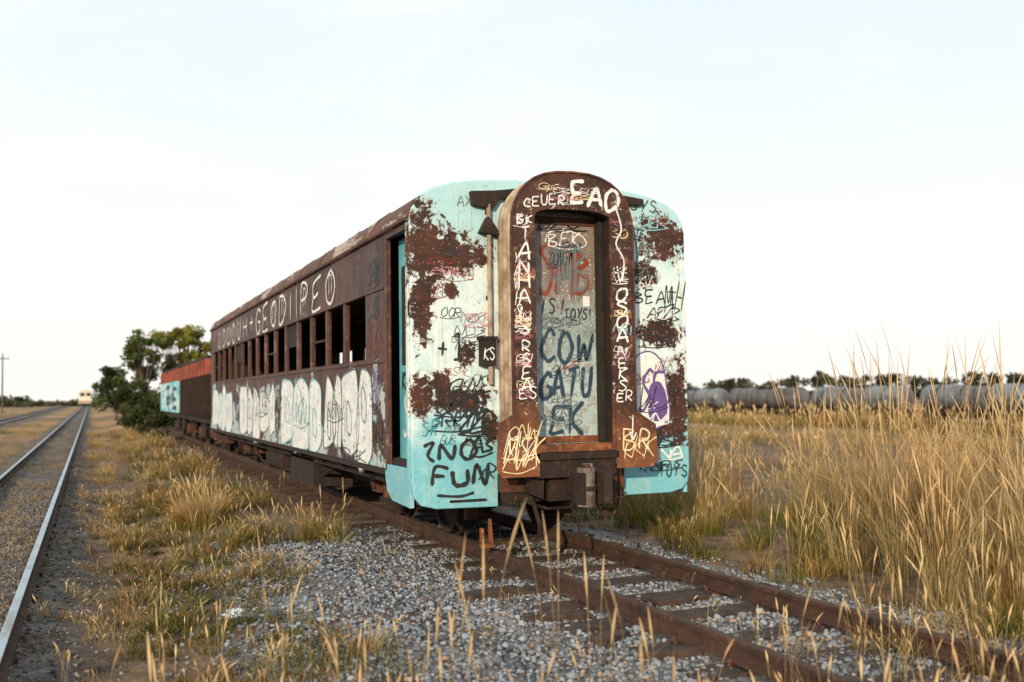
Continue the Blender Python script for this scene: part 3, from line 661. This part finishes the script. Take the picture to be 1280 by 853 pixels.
def colmix(n,w):
    B=np.stack([STRAW,RED,GREEN,PALE,OCH,DRK]); w=np.array(w,float); w/=w.sum(); return B[rng.choice(6,n,p=w)]*rng.uniform(.65,1.15,(n,1))
def clumps(cx,cy,nb,rad,hlo,hhi,spread,w,width,seed=.0,hs=None):
    n=len(cx); idx=np.repeat(np.arange(n),nb); N=len(idx)
    a=rng.random(N)*6.28; rr=rad*np.sqrt(rng.random(N)); x=cx[idx]+rr*np.cos(a); y=cy[idx]+rr*np.sin(a)
    H=rng.uniform(hlo,hhi,N)*(rng.uniform(.5,1.25,n)[idx]); 
    if hs is not None: H*=hs[idx]
    ln=spread*H*rng.uniform(.1,1.2,N); a2=a+rng.normal(0,1.,N); lean=np.stack([np.cos(a2)*ln,np.sin(a2)*ln],-1)+H[:,None]*(np.array([[-.05,-.02]])+rng.normal(0,.09,(n,2))[idx])
    base=colmix(n,w); col=base[idx]*.6+colmix(N,w)*.4
    P=np.stack([x,y,height(x,y)-.02],-1); out=[]
    k=rng.random(N)<seed
    out.append(blades(P[~k],H[~k],np.full((~k).sum(),width)*rng.uniform(.5,1.3,(~k).sum()),lean[~k],col[~k],PB))
    if k.any():
        cc=col[k]*.4+PALE*.6*rng.uniform(.7,1.1,(k.sum(),1)); Hk=H[k]*rng.uniform(1.1,1.45,k.sum())
        for _ in range(2): out.append(blades(P[k],Hk,np.full(k.sum(),max(width*2.2,.012)),lean[k]*.6,cc,PS))
    return out
def merge(name,parts,m):
    V=[];F=[];C=[];o=0
    for v,f,c in parts: V.append(v);F.append(f+o);C.append(c);o+=len(v)
    return npmesh(name,np.concatenate(V),np.concatenate(F),m,np.concatenate(C))
U=rng.uniform
def patchy(n,x0,x1,y0,y1,lo,thr,pw=1.):
    x=U(x0,x1,n); y=y0+(y1-y0)*rng.random(n)**pw; k=bumps(x,y,lo,14)>thr; return x[k],y[k]
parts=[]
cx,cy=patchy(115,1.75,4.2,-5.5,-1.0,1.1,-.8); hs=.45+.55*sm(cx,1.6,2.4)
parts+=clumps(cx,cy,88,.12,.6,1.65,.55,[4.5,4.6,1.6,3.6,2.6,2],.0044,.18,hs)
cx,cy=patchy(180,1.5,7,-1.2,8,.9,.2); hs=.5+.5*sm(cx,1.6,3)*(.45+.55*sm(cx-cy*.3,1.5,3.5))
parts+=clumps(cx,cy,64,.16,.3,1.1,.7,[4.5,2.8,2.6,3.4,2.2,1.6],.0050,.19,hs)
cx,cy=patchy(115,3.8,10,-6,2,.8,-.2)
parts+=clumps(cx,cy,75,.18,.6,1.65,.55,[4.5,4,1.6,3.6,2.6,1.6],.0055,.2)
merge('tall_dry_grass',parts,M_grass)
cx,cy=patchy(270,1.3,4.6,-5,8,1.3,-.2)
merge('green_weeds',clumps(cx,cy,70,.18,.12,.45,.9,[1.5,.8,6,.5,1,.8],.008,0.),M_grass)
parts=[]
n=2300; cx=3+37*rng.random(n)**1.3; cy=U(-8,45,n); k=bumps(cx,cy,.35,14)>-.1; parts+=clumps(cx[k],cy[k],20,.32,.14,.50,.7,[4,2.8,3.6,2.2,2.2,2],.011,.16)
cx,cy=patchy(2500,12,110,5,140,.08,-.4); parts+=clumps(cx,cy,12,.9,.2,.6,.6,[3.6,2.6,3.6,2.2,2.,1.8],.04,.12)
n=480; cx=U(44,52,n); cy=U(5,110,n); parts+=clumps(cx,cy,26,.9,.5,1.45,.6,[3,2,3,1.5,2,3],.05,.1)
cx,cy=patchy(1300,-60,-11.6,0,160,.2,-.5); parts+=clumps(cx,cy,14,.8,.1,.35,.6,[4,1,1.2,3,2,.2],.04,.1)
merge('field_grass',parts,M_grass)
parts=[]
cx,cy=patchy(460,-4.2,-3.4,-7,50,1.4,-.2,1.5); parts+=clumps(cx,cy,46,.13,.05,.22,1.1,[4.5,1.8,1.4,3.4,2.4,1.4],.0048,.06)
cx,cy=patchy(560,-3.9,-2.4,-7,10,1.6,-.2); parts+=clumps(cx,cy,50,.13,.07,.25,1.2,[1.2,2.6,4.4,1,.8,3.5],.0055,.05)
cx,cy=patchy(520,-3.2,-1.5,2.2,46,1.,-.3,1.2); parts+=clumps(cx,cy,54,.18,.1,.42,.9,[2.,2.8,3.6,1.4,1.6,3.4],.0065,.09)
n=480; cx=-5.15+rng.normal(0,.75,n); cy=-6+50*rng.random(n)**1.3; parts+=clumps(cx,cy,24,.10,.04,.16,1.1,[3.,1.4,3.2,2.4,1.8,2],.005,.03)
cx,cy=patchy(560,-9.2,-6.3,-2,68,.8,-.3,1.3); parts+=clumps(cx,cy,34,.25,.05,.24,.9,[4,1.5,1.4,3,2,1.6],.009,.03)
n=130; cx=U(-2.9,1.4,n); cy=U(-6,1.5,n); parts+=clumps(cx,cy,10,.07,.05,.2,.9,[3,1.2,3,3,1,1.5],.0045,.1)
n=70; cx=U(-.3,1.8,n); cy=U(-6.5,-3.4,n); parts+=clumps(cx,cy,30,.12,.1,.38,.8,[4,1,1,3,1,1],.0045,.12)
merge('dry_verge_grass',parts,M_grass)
parts=[]
for (x0,y0,rad,nc,hh) in [(-3.4,-3.1,.4,10,.6),(-3.1,-4.2,.35,9,.62),(-2.35,-4.2,.3,8,.72),(-2.05,-4.6,.2,5,.78),(-1.4,-5.0,.3,6,.55),(-.65,-4.6,.3,5,.5),(0,-4.7,.6,9,.5),(.6,-4.9,.5,16,.6),(1.15,-3.9,.5,18,.7),(1.6,-2.4,.4,12,.75),(-3.5,-2.2,.4,11,.4)]:
    cx=x0+rng.normal(0,rad,nc); cy=y0+rng.normal(0,rad,nc)
    parts+=clumps(cx,cy,6,.06,.55*hh,hh,.5,[4,2.4,.5,5,2,.5],.0034,.42)
merge('grass_seed_stalks',parts,M_grass)
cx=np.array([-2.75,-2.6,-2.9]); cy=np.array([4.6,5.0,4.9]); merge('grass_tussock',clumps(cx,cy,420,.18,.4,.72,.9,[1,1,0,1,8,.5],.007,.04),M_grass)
def leafcloud(centers,rad,nper,size,cols,flat=.8):
    n=len(centers); idx=np.repeat(np.arange(n),nper); N=len(idx)
    d=rng.normal(size=(N,3)); d/=np.linalg.norm(d,axis=1)[:,None]; r=rad[idx]*rng.random(N)**.45
    P=centers[idx]+d*r[:,None]*np.array([1,1,flat])
    a=rng.normal(size=(N,3)); a/=np.linalg.norm(a,axis=1)[:,None]; b=np.cross(a,rng.normal(size=(N,3))); b/=np.linalg.norm(b,axis=1)[:,None]
    s=size*rng.uniform(.5,1.3,N)[:,None]
    V=np.stack([P-a*s,P+b*s*.45,P+a*s,P-b*s*.45],1).reshape(-1,3); F=(4*np.arange(N)[:,None]+np.arange(4)[None])
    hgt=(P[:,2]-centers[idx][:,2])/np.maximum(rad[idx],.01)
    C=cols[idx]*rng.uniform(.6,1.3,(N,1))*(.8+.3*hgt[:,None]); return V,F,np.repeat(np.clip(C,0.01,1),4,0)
def scrub(name,pts):
    C=[];R=[]
    for (x,y,s) in pts:
        for _ in range(8): C.append((x+rng.normal(0,s*.9),y+rng.normal(0,s*.9),float(height(x,y))+s*rng.uniform(.0,.3))); R.append(s*rng.uniform(.25,.55))
    C=np.array(C); R=np.array(R); cols=np.array([[.11,.11,.05]])*rng.uniform(.5,1.5,(len(C),1))
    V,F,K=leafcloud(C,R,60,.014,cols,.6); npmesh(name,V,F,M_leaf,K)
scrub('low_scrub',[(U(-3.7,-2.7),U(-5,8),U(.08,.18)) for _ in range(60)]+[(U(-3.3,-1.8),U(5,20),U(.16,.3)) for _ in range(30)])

# ------------------------------------------------------------ trees and bushes
M_bark=simple_mat('bark',(.06,.045,.035),(.13,.10,.08),.95,5,0,.6)
def tree(name,x,y,h,w,n_cl,col,trunk_h,size,nper,clr=.6):
    e=empty(name,(x,y,float(height(x,y)))); z0=float(height(x,y))
    mb=MB(); mb.cyl((x,y,z0-.1),(x+.1,y,z0+trunk_h),h*.035,M_bark,10,h*.022); top=Vector((x+.1,y,z0+trunk_h)); cs=[]
    for i in range(n_cl):
        a=rng.random()*6.28; t=rng.random()**.8; rr=w*.5*math.sqrt(rng.random())*(1-.35*t)
        p=Vector((x+rr*math.cos(a),y+rr*math.sin(a),z0+trunk_h*.8+(h-trunk_h*.8)*t)); cs.append(p[:])
        mid=top.lerp(p,.5)+Vector((0,0,.15*h*.2)); mb.cyl(top-Vector((0,0,trunk_h*.3*(1-t))),mid,h*.012,M_bark,6,h*.007,False); mb.cyl(mid,p,h*.007,M_bark,5,h*.002,False)
    mb.obj('trunk_and_limbs',e)
    cs=np.array(cs); rad=np.full(len(cs),clr)*rng.uniform(.6,1.3,len(cs)); cols=np.array(col)[None]*rng.uniform(.55,1.6,(len(cs),1))
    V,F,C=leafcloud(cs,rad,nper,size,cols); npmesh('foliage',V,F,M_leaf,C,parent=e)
tree('gum_tree',1.6,62,6.5,5.8,66,(.17,.17,.035),1.8,.14,110,.52)
tree('gum_tree',-1.0,60,5.8,3.2,34,(.07,.095,.03),1.4,.14,100,.47)
tree('shade_tree',-2.4,70,3.8,3.6,30,(.05,.08,.03),.7,.13,200,.6)
tree('shrub',-1.4,50,1.9,2.4,26,(.045,.06,.025),.3,.10,150,.42)
tree('shrub',-2.3,40,1.1,1.5,14,(.05,.06,.025),.2,.08,130,.3)
tree('shrub',-.9,44,1.6,2.0,18,(.06,.075,.03),.3,.10,150,.42)
tree('shrub',-1.9,33,.8,1.1,10,(.05,.055,.025),.2,.07,130,.25)
n=900; az=np.radians(U(-16,70,n)); R=U(290,330,n); cxx=-4+R*np.sin(az); cyy=-8.5+R*np.cos(az)
hz=(2.9+3.0*sm(np.degrees(az),20,40))*(1+.10*np.sin(az*37)+.07*np.sin(az*91+1)); zz=-1.0+hz*rng.random(n)
left=np.degrees(az)<15; zz[left]=-0.3+3.2*rng.random(left.sum())*np.clip(np.sin(az[left]*60)+.3,.15,1)
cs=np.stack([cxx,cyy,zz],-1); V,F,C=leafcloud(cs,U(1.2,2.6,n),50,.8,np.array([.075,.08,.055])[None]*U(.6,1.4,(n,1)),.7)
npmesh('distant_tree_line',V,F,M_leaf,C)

# ------------------------------------------------------------ freight wagons behind
M_red=simple_mat('faded_red_paint',(.30,.065,.033),(.13,.035,.022),.7,2); M_wblue=simple_mat('blue_graffiti_paint',(.08,.34,.46),(.35,.52,.56),.7,1.5)
def freight(name,y0,y1,band,lowc):
    e=empty(name,(0,(y0+y1)/2,0)); mb=MB(); L=y1-y0
    for sx in(-1,1):
        x=sx*1.35; mb.box(x-.03,x+.03,y0,y1,1.0,2.05,lowc); mb.box(x-.035,x+.035,y0,y1,2.052,2.45,band); mb.box(x-.07,x+.07,y0,y1,2.452,2.53,M_rustdark)
        for i in range(9):
            y=y0+.05+i*(L-.15)/8; a,b=(x-.11,x-.036) if sx<0 else (x+.036,x+.11); mb.box(a,b,y,y+.1,.98,2.05,M_rustdark if lowc is M_rustdark else lowc); mb.box(a,b,y,y+.1,2.052,2.45,band)
    mb.box(-1.32,1.32,y0,y0+.06,1.0,2.45,lowc); mb.box(-1.32,1.32,y1-.06,y1,1.0,2.45,lowc); mb.box(-1.3,1.3,y0+.1,y1-.1,1.0,1.06,M_rustdark)
    for c in(y0+L*.36,y0+L*.64): mb.prism([(c-.9,1.0),(c+.9,1.0),(c+.4,.35),(c-.4,.35)],-1.0,1.0,M_rustdark,'x')
    mb.box(-1.2,1.2,y0-.1,y1+.1,.78,.98,M_rustdark); mb.cyl((0,y0-.5,.65),(0,y1+.5,.65),.09,M_rustdark)
    mb.obj('hopper_body',e,.004); mb=MB(); bogie(mb,y0+1.5,1.6); bogie(mb,y1-1.5,1.6); mb.obj('bogies',e,0,True)
    return e
e1=freight('hopper_wagon',17.2,25.0,M_red,M_rustdark); e2=freight('open_wagon',26.2,34.4,M_red,M_wblue)
mb=MB(); s=S_left(-1.46)
for i in range(5): write(mb,random.choice('SOEGRB'),-33.5+i*1.4,1.15,.75,1.1,.13,random.choice([S_white,S_navy,S_black]),s)
mb.obj('wagon_graffiti',e2)

M_tank=simple_mat('grey_tank_paint',(.15,.175,.20),(.06,.06,.065),.4,.9); M_tank2=simple_mat('rusty_tank_paint',(.06,.038,.032),(.115,.125,.14),.5,.9)
def tankmesh(m):
    mb=MB(); L=10.6; r=1.0; zc=1.9
    prof=[(-L/2,0)]+[(-L/2+.35*(1-math.cos(a)),r*math.sin(a)) for a in np.linspace(.3,1.57,6)]+[(L/2-.35*(1-math.cos(a)),r*math.sin(a)) for a in np.linspace(1.57,.3,6)]+[(L/2,0)]
    mb.lathe((0,0,zc),prof,m,24,'y')
    for y in(-3.5,-1.2,1.2,3.5): mb.lathe((0,y,zc),[(-.04,r+.001),(-.04,r+.02),(.04,r+.02),(.04,r+.001)],M_rustdark,24,'y')
    mb.cyl((0,0,zc+r-.05),(0,0,zc+r+.22),.3,m); mb.box(-.5,.5,-1.2,1.2,zc+r+.02,zc+r+.05,M_rustdark)
    mb.box(-1.1,1.1,-L/2-.7,L/2+.7,.72,.92,M_rustdark)
    for y in(-4.2,4.2): mb.box(-1.0,1.0,y-.2,y+.2,.92,1.4,M_rustdark)
    for sx in(-1,1):
        for k in(-.2,.2): mb.cyl((sx*1.05,k,.5),(sx*1.05,k,2.8),.02,M_rustdark,5)
        mb.cyl((sx*1.1,-L/2-.5,1.8),(sx*1.1,-L/2+.6,1.8),.02,M_rustdark,5)
    bogie(mb,-3.9,1.7); bogie(mb,3.9,1.7); mb.box(-.9,.9,-1.8,1.8,.35,.72,M_rustdark)
    return mb
for i,y in enumerate(np.arange(20,150,12.6)):
    if i<2: 
        ob=tankmesh([M_tank,M_tank2][i]).obj('tank_wagon',None,0,True); T=[ob.data] if i==0 else T+[ob.data]
    else:
        ob=bpy.data.objects.new('tank_wagon',T[[0,1,0,0,1][i%5]]); COL.objects.link(ob)
    ob.location=(56,y,-1.2)
M_lw=simple_mat('pale_loco_paint',(.6,.58,.54),(.5,.45,.40),.5,1)
mb=MB(); x=-5.15;y=232
mb.prism([(x-1.4,.9),(x+1.4,.9),(x+1.4,3.2),(x+1.1,3.7),(x-1.1,3.7),(x-1.4,3.2)],y,y+16,M_lw); mb.box(x-1.1,x-.15,y-.02,y+.1,2.3,3.0,M_black); mb.box(x+.15,x+1.1,y-.02,y+.1,2.3,3.0,M_black)
mb.box(x-1.35,x+1.35,y-.5,y+.0,.6,1.3,M_cream); mb.box(x-1.2,x+1.2,y+1,y+15,.2,.88,M_rustdark); mb.cyl((x,y-.06,3.3),(x,y,3.3),.15,M_cream)
mb.obj('diesel_locomotive',None,.03)
for (x,y,h) in[(-1.9,155,6.6),(-13.9,126,7.2)]:
    mb=MB(); mb.cyl((x,y,-.3),(x,y,h),.11,M_bark,8,.07); mb.box(x-.7,x+.7,y-.05,y+.05,h-.7,h-.58,M_bark)
    for q in(-.6,-.25,.25,.6): mb.cyl((x+q,y,h-.58),(x+q,y,h-.45),.04,M_cream,6)
    mb.obj('utility_pole')
mbv=MB(); pts=[]
for i in range(10):
    for j in range(6):
        a=i/10*6.28; b=(j/5)*1.5; r=.065*math.cos(b)*random.uniform(.6,1.3)+.004; pts.append((-3.05+r*math.cos(a)*1.4,-.6+r*math.sin(a),float(height(-3.05,-.6))+.03+.05*math.sin(b)*random.uniform(.6,1.3)))
mbv.add(pts,[(i*6+j,((i+1)%10)*6+j,((i+1)%10)*6+j+1,i*6+j+1) for i in range(10) for j in range(5)],simple_mat('white_plastic',(.42,.55,.64),(.55,.6,.65),.4))
mbv.obj('plastic_bag')
mb=MB()
for (x,y,a,l) in[(-1.1,-1.0,.2,.28),(-1.0,-2.0,-.2,.25),(-.95,-2.7,.5,.16),(.1,-1.9,.1,.25),(-.9,-.2,.3,.2),(-.8,-3.2,-.3,.2)]:
    c,s=math.cos(a),math.sin(a); w=.09
    P=[(x+c*p-s*q,y+s*p+c*q) for p,q in((-l,-w),(l,-w*.8),(l*.95,w),(-l*.9,w*.9))]; z=float(height(x,y)); mb.prism(P,z-.05,z+.055,M_wood,'z')
mb.obj('broken_sleeper_timber',None,.01)

# ------------------------------------------------------------ light: low warm sun from behind-left of the viewer
EL=15; AZ=180+35
w=bpy.data.worlds.new('World'); scene.world=w; w.use_nodes=True; nt=w.node_tree; bg=nt.nodes['Background']
sky=nn(nt,'ShaderNodeTexSky',sky_type='NISHITA'); sky.sun_disc=False; sky.sun_elevation=math.radians(EL); sky.sun_rotation=math.radians(AZ)
sky.air_density=1.; sky.dust_density=2.5; sky.ozone_density=1.
tc=nn(nt,'ShaderNodeTexCoord').outputs['Generated']; sp=nn(nt,'ShaderNodeSeparateXYZ'); nt.links.new(tc,sp.inputs[0])
wis=noise(nt,tc,2.2,6,.62,.5,(1,1,3.5))
hz=mix(nt,step(nt,sp.outputs[2],-.02,.42),(11.6,11.1,10.4),(9.1,10.2,10.5))
hz=mix(nt,math_(nt,'MULTIPLY',step(nt,wis,.42,.72),.8),hz,(11.2,11.1,10.8))
setin(nt,bg.inputs['Color'],mix(nt,.90,sky.outputs[0],hz)); bg.inputs['Strength'].default_value=.101
sd=bpy.data.lights.new('sun','SUN'); sd.energy=4.7; sd.angle=math.radians(.6); sd.color=(1,.78,.52)
so=bpy.data.objects.new('sun',sd); COL.objects.link(so)
d=Vector((math.sin(math.radians(AZ))*math.cos(math.radians(EL)),math.cos(math.radians(AZ))*math.cos(math.radians(EL)),math.sin(math.radians(EL))))
so.rotation_euler=(d).to_track_quat('Z','Y').to_euler(); so.location=(5,10,20)
cam=bpy.data.cameras.new('camera'); co_=bpy.data.objects.new('camera',cam); COL.objects.link(co_); scene.camera=co_
cam.lens=35; cam.sensor_width=36; cam.clip_end=6000; cam.clip_start=.05
yaw=math.radians(22.95); pit=math.radians(3.04)
f=Vector((math.sin(yaw)*math.cos(pit),math.cos(yaw)*math.cos(pit),math.sin(pit)))
R=f.to_track_quat('-Z','Y').to_matrix().to_4x4()@Matrix.Rotation(math.radians(-.8),4,'Z')
co_.matrix_world=Matrix.Translation((-4.085,-8.554,1.46))@R
cam.dof.use_dof=True; cam.dof.focus_distance=9.3; cam.dof.aperture_fstop=1.4
scene.view_settings.view_transform='Standard'; scene.view_settings.look='None'; scene.view_settings.exposure=0
